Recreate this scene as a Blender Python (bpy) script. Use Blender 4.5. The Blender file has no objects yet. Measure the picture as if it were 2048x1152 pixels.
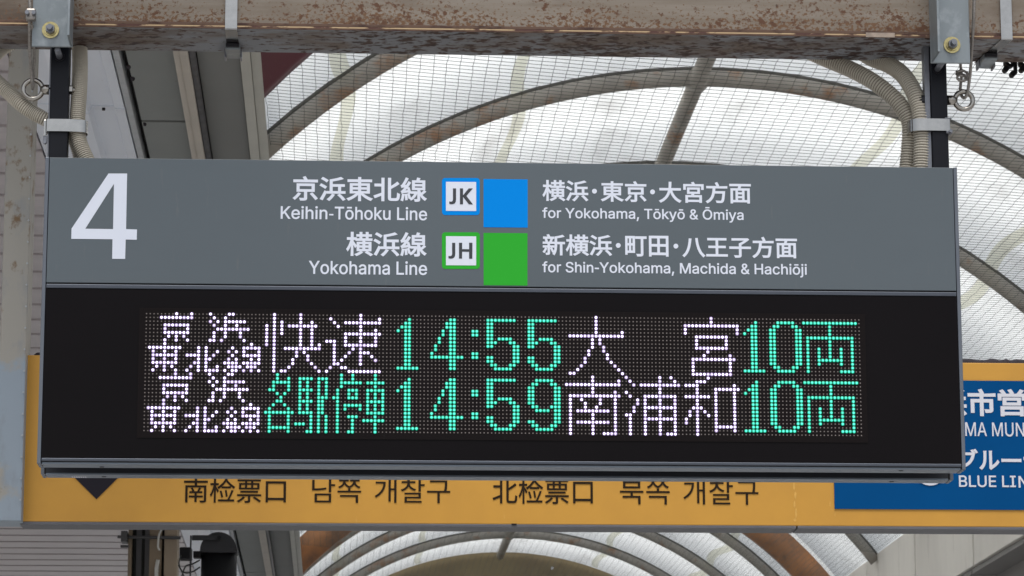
import bpy, bmesh, math, random, os, mathutils.geometry
from mathutils import Vector, Matrix
random.seed(7)
S = bpy.context.scene
COL = S.collection
PI = math.pi
# ------------------------------------------------------------------ camera
FPX = 6535.0
CAM = Vector((-.352537632, -6.86353102, 1.6))
YAW, PIT, ROLL = 5.36113746e-2, .201574514, -1.38652613e-3
cy, sy, cp, sp = math.cos(YAW), math.sin(YAW), math.cos(PIT), math.sin(PIT)
FW = Vector((sy*cp, cy*cp, sp)); R0 = Vector((cy, -sy, 0)); U0 = R0.cross(FW)
RT = math.cos(ROLL)*R0 + math.sin(ROLL)*U0; UP = -math.sin(ROLL)*R0 + math.cos(ROLL)*U0
cd = bpy.data.cameras.new('camera'); cam = bpy.data.objects.new('camera', cd); COL.objects.link(cam)
cd.sensor_width = 36; cd.lens = FPX/2048*36; cd.clip_start = .1; cd.clip_end = 2000
cam.matrix_world = Matrix(((RT.x, UP.x, -FW.x, CAM.x), (RT.y, UP.y, -FW.y, CAM.y), (RT.z, UP.z, -FW.z, CAM.z), (0, 0, 0, 1)))
S.camera = cam
cd.dof.use_dof = True; cd.dof.focus_distance = 6.98; cd.dof.aperture_fstop = 36.0
# ------------------------------------------------------------------ light: overcast day
SUN_EL, SUN_AZ = math.radians(64), math.radians(184)
w = bpy.data.worlds.new('World'); S.world = w; w.use_nodes = True
nt = w.node_tree; bg = nt.nodes['Background']
sky = nt.nodes.new('ShaderNodeTexSky'); sky.sky_type = 'NISHITA'; sky.sun_disc = False
sky.sun_elevation = SUN_EL; sky.sun_rotation = SUN_AZ; sky.air_density = 1.0; sky.dust_density = 3.0
hs = nt.nodes.new('ShaderNodeHueSaturation'); hs.inputs['Saturation'].default_value = .42
nt.links.new(sky.outputs[0], hs.inputs['Color']); nt.links.new(hs.outputs[0], bg.inputs['Color'])
bg.inputs['Strength'].default_value = .15
sl = bpy.data.lights.new('sun', 'SUN'); sl.energy = 1.8; sl.angle = math.radians(25); sl.color = (1, .97, .93)
so = bpy.data.objects.new('sun', sl); COL.objects.link(so)
sd = Vector((math.sin(SUN_AZ)*math.cos(SUN_EL), math.cos(SUN_AZ)*math.cos(SUN_EL), math.sin(SUN_EL)))
so.rotation_euler = sd.to_track_quat('Z', 'Y').to_euler(); so.location = (0, -20, 30)
S.view_settings.view_transform = 'Standard'; S.view_settings.look = 'None'
S.view_settings.gamma = 1; S.view_settings.use_curve_mapping = False
S.view_settings.exposure = 0.12
S.cycles.max_bounces = 8; S.cycles.transmission_bounces = 4

# ------------------------------------------------------------------ helpers
def ray(px, py): return FW + RT*((px-1024)/FPX) + UP*((576-py)/FPX)
def P(px, py, Y):                       # point of the place on the vertical plane at depth Y
    d = ray(px, py); return CAM + d*((Y-CAM.y)/d.y)
def PZ(px, py, z):                      # ... on the level plane at height z
    d = ray(px, py); return CAM + d*((z-CAM.z)/d.z)

def empty(name, loc, label=None, cat=None, group=None):
    o = bpy.data.objects.new(name, None); COL.objects.link(o); o.location = loc; o.empty_display_size = .1
    tag(o, label, cat, group); return o
def tag(o, label=None, cat=None, group=None, kind=None):
    if label: o['label'] = label
    if cat: o['category'] = cat
    if group: o['group'] = group
    if kind: o['kind'] = kind
    return o
def wloc(o):
    v = Vector((0, 0, 0))
    while o: v += o.location; o = o.parent
    return v
def link(name, me, parent=None):
    o = bpy.data.objects.new(name, me); COL.objects.link(o)
    if parent: o.parent = parent; o.location = -wloc(parent)
    return o
def clone(src, name, parent, off):
    o = bpy.data.objects.new(name, src.data); COL.objects.link(o)
    o.parent = parent; o.location = src.location + Vector(off); return o

class MB:
    def __init__(s): s.v = []; s.f = []; s.m = []; s.sm = []
    def add(s, vs, fs, smooth=False, m=0):
        b = len(s.v); s.v += [tuple(q) for q in vs]
        for f in fs: s.f.append(tuple(b+i for i in f)); s.m.append(m); s.sm.append(smooth)
        return s
    def box(s, a, b, bev=0, m=0):
        x0, y0, z0 = (min(a[i], b[i]) for i in range(3)); x1, y1, z1 = (max(a[i], b[i]) for i in range(3))
        if bev <= 0:
            vs = [(x, y, z) for z in (z0, z1) for y in (y0, y1) for x in (x0, x1)]
            return s.add(vs, [(0, 2, 3, 1), (4, 5, 7, 6), (0, 1, 5, 4), (1, 3, 7, 5), (3, 2, 6, 7), (2, 0, 4, 6)], m=m)
        bm = bmesh.new(); bmesh.ops.create_cube(bm, size=1)
        for v in bm.verts:
            v.co = Vector(((x0+x1)/2 + v.co.x*(x1-x0), (y0+y1)/2 + v.co.y*(y1-y0), (z0+z1)/2 + v.co.z*(z1-z0)))
        bmesh.ops.bevel(bm, geom=list(bm.edges), offset=bev, segments=2, profile=.5, affect='EDGES', clamp_overlap=True)
        bm.verts.index_update()
        s.add([v.co[:] for v in bm.verts], [[v.index for v in f.verts] for f in bm.faces], m=m); bm.free(); return s
    def prism(s, pts, axis, a, b, m=0):     # polygon (2D) extruded along axis from a to b
        def mk(p, t): return (t, p[0], p[1]) if axis == 'x' else (p[0], t, p[1]) if axis == 'y' else (p[0], p[1], t)
        n = len(pts); vs = [mk(p, a) for p in pts] + [mk(p, b) for p in pts]
        fs = [tuple(range(n)), tuple(range(2*n-1, n-1, -1))] + [(i, (i+1) % n + 0, n+(i+1) % n, n+i) for i in range(n)]
        return s.add(vs, fs, m=m)
    def tube(s, pts, r, seg=10, cap=True, smooth=True, closed=False, m=0, flat=None):
        pts = [Vector(p) for p in pts]; n = len(pts); rs = r if isinstance(r, (list, tuple)) else [r]*n
        T = []
        for i in range(n):
            if closed: t = pts[(i+1) % n]-pts[i-1]
            else: t = pts[min(i+1, n-1)]-pts[max(i-1, 0)]
            T.append(t.normalized())
        ref = Vector((0, 0, 1)) if abs(T[0].z) < .9 else Vector((0, 1, 0))
        u = (ref - T[0]*ref.dot(T[0])).normalized(); vs = []
        for i in range(n):
            u = (u - T[i]*u.dot(T[i])).normalized(); v = T[i].cross(u)
            for k in range(seg):
                a = 2*PI*k/seg; vs.append(pts[i] + (u*math.cos(a)+v*math.sin(a))*rs[i])
        fs = []
        for i in range(n if closed else n-1):
            j = (i+1) % n
            for k in range(seg):
                l = (k+1) % seg; fs.append((i*seg+k, i*seg+l, j*seg+l, j*seg+k))
        b0 = len(s.v); s.add(vs, fs, smooth, m)
        if cap and not closed:
            s.f.append(tuple(b0+k for k in range(seg))[::-1]); s.m.append(m); s.sm.append(False)
            s.f.append(tuple(b0+(n-1)*seg+k for k in range(seg))); s.m.append(m); s.sm.append(False)
        return s
    def build(s, name, mats, parent=None):
        me = bpy.data.meshes.new(name); me.from_pydata(s.v, [], s.f)
        for mt in (mats if isinstance(mats, (list, tuple)) else [mats]): me.materials.append(mt)
        me.polygons.foreach_set('material_index', s.m); me.polygons.foreach_set('use_smooth', s.sm)
        me.update(); bm = bmesh.new(); bm.from_mesh(me); bmesh.ops.recalc_face_normals(bm, faces=bm.faces); bm.to_mesh(me); bm.free()
        return link(name, me, parent)

def smooth_path(pts, n=12):
    pts = [Vector(p) for p in pts]; out = []
    q = [pts[0]*2-pts[1]] + pts + [pts[-1]*2-pts[-2]]
    for i in range(1, len(q)-2):
        for k in range(n):
            t = k/n; a, b, c, d = q[i-1], q[i], q[i+1], q[i+2]
            out.append(.5*((2*b)+(c-a)*t+(2*a-5*b+4*c-d)*t*t+(3*b-a-3*c+d)*t**3))
    out.append(pts[-1]); return out
def resample(pts, step):
    out = [pts[0]]; acc = 0
    for a, b in zip(pts, pts[1:]):
        L = (b-a).length; t = step-acc
        while t <= L: out.append(a+(b-a)*(t/L)); t += step
        acc = L-(t-step)
    return out

# ------------------------------------------------------------------ materials
def mat(name, col, rough=.6, metal=0, var=0, vscale=6, bump=0, bscale=80, spec=.5, coat=0):
    m = bpy.data.materials.new(name); m.use_nodes = True; n = m.node_tree.nodes; l = m.node_tree.links
    b = n['Principled BSDF']; b.inputs['Base Color'].default_value = (*col, 1); b.inputs['Roughness'].default_value = rough
    b.inputs['Metallic'].default_value = metal; b.inputs['Specular IOR Level'].default_value = spec
    b.inputs['Coat Weight'].default_value = coat; b.inputs['Coat Roughness'].default_value = .1
    tc = n.new('ShaderNodeTexCoord')
    if var:
        nz = n.new('ShaderNodeTexNoise'); nz.inputs['Scale'].default_value = vscale; nz.inputs['Detail'].default_value = 6
        l.new(tc.outputs['Object'], nz.inputs['Vector'])
        mr = n.new('ShaderNodeMapRange'); mr.inputs[1].default_value = .3; mr.inputs[2].default_value = .7
        mr.inputs[3].default_value = 1-var; mr.inputs[4].default_value = 1+var; l.new(nz.outputs[0], mr.inputs[0])
        mx = n.new('ShaderNodeVectorMath'); mx.operation = 'SCALE'; mx.inputs[0].default_value = col
        l.new(mr.outputs[0], mx.inputs['Scale']); l.new(mx.outputs[0], b.inputs['Base Color'])
        r2 = n.new('ShaderNodeMapRange'); r2.inputs[3].default_value = max(0, rough-.08); r2.inputs[4].default_value = min(1, rough+.1)
        l.new(nz.outputs[0], r2.inputs[0]); l.new(r2.outputs[0], b.inputs['Roughness'])
    if bump:
        nb = n.new('ShaderNodeTexNoise'); nb.inputs['Scale'].default_value = bscale; l.new(tc.outputs['Object'], nb.inputs['Vector'])
        bp = n.new('ShaderNodeBump'); bp.inputs['Strength'].default_value = bump; bp.inputs['Distance'].default_value = .002
        l.new(nb.outputs[0], bp.inputs['Height']); l.new(bp.outputs[0], b.inputs['Normal'])
    return m
def layered(name, base, layers, rough=.7, metal=0, bump=.3, streak=(1, 1, 1)):
    """base colour with noise masked layers: (colour, scale, lo, hi, (sx,sy,sz), zfade)"""
    m = bpy.data.materials.new(name); m.use_nodes = True; n = m.node_tree.nodes; l = m.node_tree.links
    b = n['Principled BSDF']; b.inputs['Roughness'].default_value = rough; b.inputs['Metallic'].default_value = metal
    tc = n.new('ShaderNodeTexCoord'); cur = None; last = None
    for (colr, sc, lo, hi, st, zf) in layers:
        mp = n.new('ShaderNodeMapping'); mp.inputs['Scale'].default_value = st; mp.inputs['Location'].default_value = (sc*.37, sc*.11, 3)
        l.new(tc.outputs['Object'], mp.inputs[0])
        nz = n.new('ShaderNodeTexNoise'); nz.inputs['Scale'].default_value = sc; nz.inputs['Detail'].default_value = 8; nz.inputs['Roughness'].default_value = .62
        l.new(mp.outputs[0], nz.inputs['Vector']); src = nz.outputs[0]
        if sc > 30:
            n2 = n.new('ShaderNodeTexNoise'); n2.inputs['Scale'].default_value = 3.1; n2.inputs['Detail'].default_value = 3; l.new(tc.outputs['Object'], n2.inputs['Vector'])
            m2 = n.new('ShaderNodeMath'); m2.operation = 'MULTIPLY_ADD'; m2.inputs[1].default_value = .30; m2.inputs[2].default_value = -.15; l.new(n2.outputs[0], m2.inputs[0])
            a2 = n.new('ShaderNodeMath'); l.new(src, a2.inputs[0]); l.new(m2.outputs[0], a2.inputs[1]); src = a2.outputs[0]
        if zf:                         # more of this wear towards one height: (z_from, z_to, amount)
            sx = n.new('ShaderNodeSeparateXYZ'); l.new(tc.outputs['Object'], sx.inputs[0])
            ax = zf[3] if len(zf) > 3 else 2; zr = n.new('ShaderNodeMapRange'); zr.inputs[1].default_value = zf[0]; zr.inputs[2].default_value = zf[1]
            zr.inputs[3].default_value = 0; zr.inputs[4].default_value = zf[2]; l.new(sx.outputs[ax], zr.inputs[0])
            ad = n.new('ShaderNodeMath'); l.new(src, ad.inputs[0]); l.new(zr.outputs[0], ad.inputs[1]); src = ad.outputs[0]
        mr = n.new('ShaderNodeMapRange'); mr.inputs[1].default_value = lo; mr.inputs[2].default_value = hi; l.new(src, mr.inputs[0])
        mx = n.new('ShaderNodeMix'); mx.data_type = 'RGBA'; l.new(mr.outputs[0], mx.inputs[0])
        if cur: l.new(cur, mx.inputs[6])
        else: mx.inputs[6].default_value = (*base, 1)
        mx.inputs[7].default_value = (*colr, 1); cur = mx.outputs[2]; last = mr
    l.new(cur, b.inputs['Base Color'])
    if bump:
        bp = n.new('ShaderNodeBump'); bp.inputs['Strength'].default_value = bump; bp.inputs['Distance'].default_value = .0015
        l.new(last.outputs[0], bp.inputs['Height']); l.new(bp.outputs[0], b.inputs['Normal'])
    return m
def emit(name, col, st):
    m = bpy.data.materials.new(name); m.use_nodes = True; b = m.node_tree.nodes['Principled BSDF']
    b.inputs['Base Color'].default_value = (*[c*.3 for c in col], 1); b.inputs['Emission Color'].default_value = (*col, 1)
    b.inputs['Emission Strength'].default_value = st; b.inputs['Roughness'].default_value = .4; return m

M = {}
M['header'] = layered('header_grey_enamel', (.074, .093, .106), [((.083, .104, .119), 1.1, .4, .7, (.5, 1, 1.5), None), ((.115, .125, .13), 26, .66, .84, (2.5, 1, .35), (3.28, 3.02, .02))], .42, 0, 0)
M['frame'] = mat('anodised_frame', (.075, .085, .105), .35, .55, .06, 20)
M['cover'] = mat('cover_aluminium', (.165, .195, .235), .3, .35, .05, 10)
M['cap'] = mat('end_cap_paint', (.12, .135, .16), .35, .3, .05, 10)
M['dark'] = mat('dark_rail', (.018, .02, .026), .35, .2)
M['glass'] = mat('black_acrylic', (.0055, .0043, .0050), .22, 0, .15, 2, spec=.08)
M['backplate'] = mat('led_backplate', (.0075, .0055, .0058), .6, spec=.08)
M['led_off'] = mat('unlit_led_lens', (.19, .165, .155), .4, spec=.2)
M['led_w'] = emit('white_led', (1.0, .93, 1.0), 2.6)
M['led_wh'] = emit('white_led_lens_halo', (.50, .38, .74), .66)  # lens rim that also carries the lilac halo round a lit dot
M['led_w2'] = emit('white_led_weak', (1.0, .88, 1.0), .95)
M['led_g2'] = emit('green_led_weak', (.11, 1.0, .72), .85)
M['led_g'] = emit('green_led', (.11, 1.0, .71), 1.2)
M['led_gh'] = emit('green_led_lens_halo', (.0, .55, .33), .6)  # lens rim that also carries the green halo round a lit dot
M['white'] = mat('white_film', (.66, .70, .79), .5, spec=.2)
M['blue'] = mat('blue_film', (.0, .225, .70), .5, spec=.06)
M['green'] = mat('green_film', (.028, .37, .03), .5, spec=.08)
M['letter_dark'] = mat('dark_letter_film', (.028, .032, .04), .45)
M['screw'] = mat('dark_screw', (.02, .02, .025), .4, .6)
M['post'] = mat('black_post_paint', (.006, .007, .011), .42, 0, .1, 20, spec=.22)
M['stainless'] = mat('stainless_steel', (.40, .39, .37), .14, 1, .08, 60)
M['steel'] = mat('bright_steel', (.36, .34, .31), .22, 1, .1, 90)
M['galv'] = layered('galvanised_steel', (.22, .25, .265), [((.32, .35, .37), 22, .5, .7, (1, 1, 1), None), ((.15, .17, .19), 9, .55, .75, (1, 1, .5), None)], .42, .35, .15)
M['gold'] = mat('zinc_yellow_washer', (.48, .40, .19), .22, 1, .2, 120)
M['bolt'] = mat('bolt_steel', (.20, .21, .235), .42, .5, .1, 80)
M['rope'] = mat('wire_rope_steel', (.30, .28, .26), .38, .8, .2, 200)
M['rust'] = layered('rusty_beam_paint', (.178, .147, .114), [
    ((.24, .21, .175), 6, .42, .68, (.35, 1, 5), None),
    ((.105, .075, .052), 2.2, .50, .72, (1, 1, 2), None),
    ((.085, .060, .042), 7, .62, .80, (.5, 1, 2), (-.25, -1.1, .22, 0)),
    ((.42, .41, .39), 55, .74, .78, (1, 1, 1.2), None),
    ((.130, .066, .030), 150, .605, .66, (.8, 1, 1), (3.65, 3.588, .13)),
    ((.090, .038, .016), 75, .60, .66, (.8, 1, 1), (3.67, 3.588, .05)),
    ((.035, .016, .012), 110, .68, .72, (.8, 1, 1), (3.67, 3.588, .03))], .75, 0, .6)
M['rust_lip'] = layered('rusty_lip', (.105, .060, .040), [((.045, .02, .014), 40, .50, .62, (.5, 1, 1), None)], .8, 0, .5)
M['cream_lip'] = layered('chipped_cream_edge', (.46, .33, .19), [((.09, .04, .032), 26, .50, .56, (.5, 1, 1), None)], .8, 0, .5)
M['rust_under'] = layered('rusty_underside', (.215, .228, .245), [
    ((.15, .12, .10), 6, .47, .62, (1, 2, 1), None),
    ((.10, .075, .058), 6, .60, .80, (.5, 1, 1), (-.1, -1.1, .22, 0)),
    ((.055, .026, .017), 70, .53, .59, (.5, .7, 1), None),
    ((.028, .014, .012), 42, .58, .63, (.45, .8, 1), None)], .7, 0, .5)
M['hose'] = mat('beige_corrugated_plastic', (.50, .465, .39), .5, 0, .06, 30)
M['hose_groove_shade'] = mat('beige_groove_shade', (.17, .15, .12), .8)  # shade in the grooves painted in as darker hose plastic
M['yellow'] = layered('yellow_sign_film', (.56, .285, .036), [((.49, .245, .032), 3, .4, .7, (1, 1, 1), None), ((.72, .46, .16), 9, .68, .80, (4, 1, .6), None)], .5, 0, 0)
M['sign_rail'] = mat('sign_edge_rail', (.13, .13, .14), .45, .4, .08, 20)
M['sign_blue'] = mat('deep_blue_film', (.0, .063, .205), .6, 0, .04, 5, spec=.06)
M['sign_brown'] = mat('dark_brown_letters', (.022, .014, .008), .6, spec=.1)
M['sign_black'] = mat('black_arrow_film', (.018, .016, .022), .6, spec=.12)
M['sign_white'] = mat('white_letters', (.62, .63, .68), .5)
M['peel'] = mat('peeled_film', (.60, .345, .075), .7, 0, .2, 60)
M['tape'] = mat('aged_tape', (.29, .235, .19), .7, 0, .25, 70)
M['dust'] = mat('dark_dust', (.03, .026, .032), .95, 0, .4, 80, 1, 200)
M['zinc_post'] = layered('zinc_post_paint', (.26, .31, .36), [
    ((.31, .295, .26), 2.5, .50, .55, (1, 1, 1), (3.35, 3.75, .5)),
    ((.20, .22, .24), 14, .55, .8, (1, 1, .4), None),
    ((.16, .10, .05), 16, .66, .74, (1, 1, .7), (3.4, 3.8, .11))], .55, .1, .3)
M['slat'] = layered('lilac_grey_slat', (.44, .405, .415), [((.38, .35, .36), 3, .4, .7, (1, 3, 1), None), ((.52, .47, .46), 10, .6, .8, (.3, 2, 1), None)], .34, 0, .05)
M['gutter'] = layered('pale_blue_painted_metal', (.70, .75, .83), [((.60, .635, .70), 2, .4, .75, (2, .4, 1), None), ((.30, .30, .30), 30, .68, .8, (1, .4, 1), None)], .34, .05, .06)
M['gutter2'] = mat('pale_edge_strip', (.38, .40, .42), .6, 0, .1, 30)
M['board'] = layered('grey_soffit_board', (.225, .24, .235), [((.19, .205, .20), 1.5, .35, .7, (1, .5, 1), None), ((.13, .13, .12), 20, .68, .8, (1, 1, 1), None)], .75, 0, .1)
M['board2'] = mat('darker_soffit_board', (.172, .178, .172), .75, 0, .06, 2)
M['beige'] = mat('beige_beam_paint', (.41, .38, .335), .6, 0, .08, 5)
M['darkpipe'] = mat('dark_pipe_paint', (.055, .055, .058), .45, 0, .3, 14)
M['channel'] = mat('cream_channel_paint', (.42, .42, .38), .6, 0, .07, 5)
M['cavity'] = mat('black_joint', (.006, .006, .006), .9)
M['tube'] = layered('arch_tube_paint', (.36, .335, .295), [((.27, .25, .225), 4, .4, .7, (1, 1, 1), None), ((.30, .16, .085), 5, .54, .66, (1, .5, 1), None)], .6, 0, .2)
M['gap_shade'] = mat('arch_gap_shade', (.11, .105, .095), .7)  # dark tone standing for the shade between arch tube and sheet
M['maroon'] = layered('maroon_arch_paint', (.105, .026, .036), [((.15, .06, .07), 20, .6, .75, (1, .3, 1), None)], .5, 0, .1)
M['rustarch'] = layered('orange_brown_arch', (.46, .185, .06), [((.15, .085, .055), 1.6, .42, .6, (1, 1, 1), None), ((.09, .055, .04), 5, .58, .75, (1, 1, 1), None)], .6, 0, .1)
M['gable'] = layered('olive_gable', (.22, .165, .075), [((.16, .115, .055), 1.5, .4, .7, (1, 1, 1), None)], .7, 0, 0)
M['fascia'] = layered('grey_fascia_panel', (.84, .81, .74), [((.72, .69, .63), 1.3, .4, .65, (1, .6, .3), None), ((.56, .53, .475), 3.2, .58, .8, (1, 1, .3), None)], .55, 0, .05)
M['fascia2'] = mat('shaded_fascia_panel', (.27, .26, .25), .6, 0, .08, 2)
M['wire'] = mat('netting_wire', (.055, .06, .05), .7)
M['colbrown'] = mat('brown_column_paint', (.20, .155, .105), .65, 0, .12, 8)
M['colbrown2'] = mat('tan_column_paint', (.27, .215, .155), .65, 0, .1, 8)
M['colgrey'] = mat('grey_pipe_paint', (.19, .19, .20), .5, 0, .1, 8)
M['blackmetal'] = mat('black_housing', (.006, .006, .007), .6, spec=.15)
M['blackcap'] = mat('dark_grey_cap', (.022, .022, .024), .6, spec=.2)
M['cable'] = mat('black_cable', (.012, .014, .012), .5)
M['cablewhite'] = mat('white_cable', (.55, .55, .52), .5)
M['conc'] = layered('platform_concrete', (.46, .45, .43), [((.38, .37, .36), 1.2, .4, .7, (1, 1, 1), None)], .85, 0, .2)
M['ground'] = mat('track_ballast', (.30, .285, .27), .95, 0, .3, 4, .6, 30)
M['roofing'] = mat('roof_deck', (.25, .25, .25), .8)
def translucent(name, col, dirt, tr=.9):
    m = bpy.data.materials.new(name); m.use_nodes = True; n = m.node_tree.nodes; l = m.node_tree.links
    n.remove(n['Principled BSDF']); out = n['Material Output']
    t = n.new('ShaderNodeBsdfTranslucent'); d = n.new('ShaderNodeBsdfDiffuse'); mx = n.new('ShaderNodeMixShader'); mx.inputs[0].default_value = 1-tr
    tc = n.new('ShaderNodeTexCoord'); mp = n.new('ShaderNodeMapping'); mp.inputs['Scale'].default_value = (1, .35, 1)
    nz = n.new('ShaderNodeTexNoise'); nz.inputs['Scale'].default_value = 1.7; nz.inputs['Detail'].default_value = 9; nz.inputs['Roughness'].default_value = .65
    l.new(tc.outputs['Object'], mp.inputs[0]); l.new(mp.outputs[0], nz.inputs['Vector'])
    mr = n.new('ShaderNodeMapRange'); mr.inputs[1].default_value = .54; mr.inputs[2].default_value = .80; l.new(nz.outputs[0], mr.inputs[0])
    c = n.new('ShaderNodeMix'); c.data_type = 'RGBA'; c.inputs[6].default_value = (*col, 1); c.inputs[7].default_value = (*dirt, 1)
    l.new(mr.outputs[0], c.inputs[0]); l.new(c.outputs[2], t.inputs[0]); l.new(c.outputs[2], d.inputs[0])
    l.new(t.outputs[0], mx.inputs[1]); l.new(d.outputs[0], mx.inputs[2]); l.new(mx.outputs[0], out.inputs[0]); return m
M['sheet'] = translucent('milky_roof_sheet', (.955, .965, .955), (.66, .655, .64))
M['strip'] = translucent('milky_olive_strip', (.78, .77, .67), (.70, .68, .6), .95)

# ------------------------------------------------------------------ setting
MB().add([(-400, -400, -1.2), (400, -400, -1.2), (400, 400, -1.2), (-400, 400, -1.2)], [(0, 1, 2, 3)]).build('ground', M['ground']).__setitem__('kind', 'structure')
o = MB().box((-4.2, -30, -1.19), (6.5, 80, 0)).build('platform', M['conc']); o['kind'] = 'structure'

# vault constants
VX, VR, VZ = 1.541, 3.218, 2.882
A0, A1 = math.radians(35.9), math.radians(133.7)
def arc(r, a, Y): return Vector((VX+r*math.cos(a), Y, VZ+r*math.sin(a)))

# ---- translucent barrel roof: sheets, tubes
vault = empty('barrel_roof', (VX, 5, 4.6), 'curved milky translucent barrel roof on grey arched tubes behind the signs', 'roof')
ARCH = [3.5, 5.5, 7.605, 9.604, 11.668, 13.75, 15.85, 17.95, 20.05, 22.15, 24.25, 26.39, 28.52]
def arcband(r0, r1, y0, y1, a0=A0, a1=A1, n=40):
    b = MB(); vs = []
    for i in range(n+1):
        a = a0+(a1-a0)*i/n
        vs += [arc(r0, a, y0), arc(r1, a, y0), arc(r1, a, y1), arc(r0, a, y1)]
    fs = []
    for i in range(n):
        for k in range(4):
            l = (k+1) % 4; fs.append((i*4+k, i*4+l, (i+1)*4+l, (i+1)*4+k))
    fs += [(0, 1, 2, 3), (n*4+3, n*4+2, n*4+1, n*4)]
    b.add(vs, fs, True); return b
ys = ARCH + [30.62]
for a, b in zip(ys, ys[1:]):
    arcband(VR+.060, VR+.068, a+.001, b-.001).build('roof_sheet', M['sheet'], vault)
first = None
for i, Y in enumerate(ARCH):
    if Y in (5.5, 22.15): continue        # the heavy painted arches stand there
    if first is None:
        first = MB().tube([arc(VR, A0+.016+(A1-A0)*k/48, Y) for k in range(49)], .045, 12).build('arch_tube', M['tube'], vault)
        y0 = Y
    else: clone(first, 'arch_tube', vault, (0, Y-y0, 0))
    arcband(VR+.040, VR+.059, Y-.016, Y+.016, n=28).build('gap_shade', M['gap_shade'], vault)  # line of shade above the tube, built as a dark strip
    c = MB().tube([(VX-.03, Y-.07, VZ+VR-.005), (VX-.03, Y+.07, VZ+VR-.005)], .058, 12)
    c.tube([(VX-.03, Y, VZ+VR-.065), (VX-.03, Y, VZ+VR-.04)], .02, 8); c.build('collar', M['tube'], vault)
MB().tube([(VX-.03, 3.5, VZ+VR), (VX-.03, 30.5, VZ+VR)], .045, 12).build('ridge_tube', M['tube'], vault)
for X in (-.385, .535, 2.565, 3.42):
    b = MB(); n = 270; vs = []
    for i in range(n+1):
        Y = 4+26.5*i/n; x = X+.028*math.sin(2*PI*(Y-7.605)/2.08)
        z = VZ+math.sqrt((VR+.056)**2-(x-VX)**2); z2 = VZ+math.sqrt((VR+.056)**2-(x+.07-VX)**2)
        vs += [(x, Y, z), (x+.07, Y, z2)]
    b.add(vs, [(2*i, 2*i+1, 2*i+3, 2*i+2) for i in range(n)], True).build('glazing_strip', M['strip'], vault)

# ---- bird netting under the vault
b = MB(); PITCH = .0535
NX0, NX1 = -.672, 4.125
def netz(X, Y):
    t = (X-NX0)/(NX1-NX0)
    return 5.205-.325*t-.03*math.sin(PI*t)*(1+.25*math.sin(Y*.9))+.004*math.sin(X*3+Y*1.1)*t+.003*math.sin(X*7-Y*1.3)*t
def wire(b, pts, r):
    vs = []; n = len(pts)
    for i, p in enumerate(pts):
        t = (pts[min(i+1, n-1)]-pts[max(i-1, 0)]).normalized(); up = Vector((0, 0, 1)); sd_ = t.cross(up)
        vs += [p+up*r, p-up*r*.6+sd_*r, p-up*r*.6-sd_*r]
    b.add(vs, [(3*i+k, 3*i+(k+1) % 3, 3*i+3+(k+1) % 3, 3*i+3+k) for i in range(n-1) for k in range(3)])
for j in range(int((NX1-NX0)/PITCH)+1):
    X0 = NX0+j*PITCH; pts = []; wig = .0022+.006*max(0, X0-2)/2
    for k in range(int(26.6/(2*PITCH))):
        Y = 4.0+k*2*PITCH
        X = X0+(wig if k % 2 else -wig)*.5+random.gauss(0, .0012)+.006*math.sin(Y*.7+X0)+.003*math.sin(Y*2.1+X0*3)
        pts.append(Vector((X, Y, netz(X, Y)-.001)))
    wire(b, pts, .0010)
for j in range(int(26.6/PITCH)):
    Y0_ = 4.0+j*PITCH; pts = []; n = 44
    for k in range(n+1):
        X = NX0+(NX1-NX0)*k/n; y = Y0_+random.gauss(0, .0012)-.012*X+.012*math.sin(X*1.3+Y0_*.25)
        pts.append(Vector((X, y, netz(X, y))))
    wire(b, pts, .0012)
net = b.build('bird_netting', M['wire']); tag(net, 'fine dark square mesh bird netting stretched under the curved translucent roof', 'netting', kind='stuff')

# ---- heavy painted arches and gable
tag(arcband(VR-.225, VR+.055, 5.52, 5.64, A0-.10, A1+.16).build('arch_beam', M['maroon']), 'dark maroon painted arch beam crossing beside the cream channel at upper left', 'arch', 'heavy arch beams of the barrel roof')
tag(arcband(VR-.19, VR+.055, 22.3, 22.42, A0-.10, A1+.16).build('arch_beam', M['rustarch']), 'wide orange brown arch beam seen below the yellow sign', 'arch', 'heavy arch beams of the barrel roof')
b = MB(); pts = [(VX+(VR+.08)*math.cos(A0+(A1-A0)*k/40), VZ+(VR+.08)*math.sin(A0+(A1-A0)*k/40)) for k in range(41)] + [(-.9, 4.0), (4.3, 4.0)]
b.prism(pts, 'y', 30.65, 30.8); g = b.build('gable_wall', M['gable']); tag(g, 'olive brown gable wall closing the far end of the curved roof', 'wall')
q = P(1104, 1137, 30.6); b = MB(); b.tube([q+Vector((0, .04, 0)), q-Vector((0, .05, 0))], [.01, .016], 10)  # small white spot of light on the gable, put in as a stud
tag(b.build('light_spot', M['sign_white'], g))

# ---- right hand fascia: panels one by one
fas = empty('side_fascia', (4.15, 3, 4.3), 'long grey panelled fascia along the right side of the curved roof', 'fascia')
Y0 = 20.60-2.33*8; f1 = MB().box((4.13, 0, 4.295), (4.19, 2.285, 4.875), .004).build('panel', M['fascia'], fas)
f1.location.y += Y0
for k in range(1, 13): clone(f1, 'panel', fas, (0, 2.33*k, 0))
MB().box((4.192, Y0, 4.30), (4.38, 32.5, 4.86)).build('backing', M['cavity'], fas)
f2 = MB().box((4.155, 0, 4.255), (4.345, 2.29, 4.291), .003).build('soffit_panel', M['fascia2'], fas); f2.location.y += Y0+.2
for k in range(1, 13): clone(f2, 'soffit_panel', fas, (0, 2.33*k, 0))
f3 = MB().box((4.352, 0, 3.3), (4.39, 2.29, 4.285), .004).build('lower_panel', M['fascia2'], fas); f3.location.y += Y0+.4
for k in range(1, 13): clone(f3, 'lower_panel', fas, (0, 2.33*k, 0))
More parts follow.
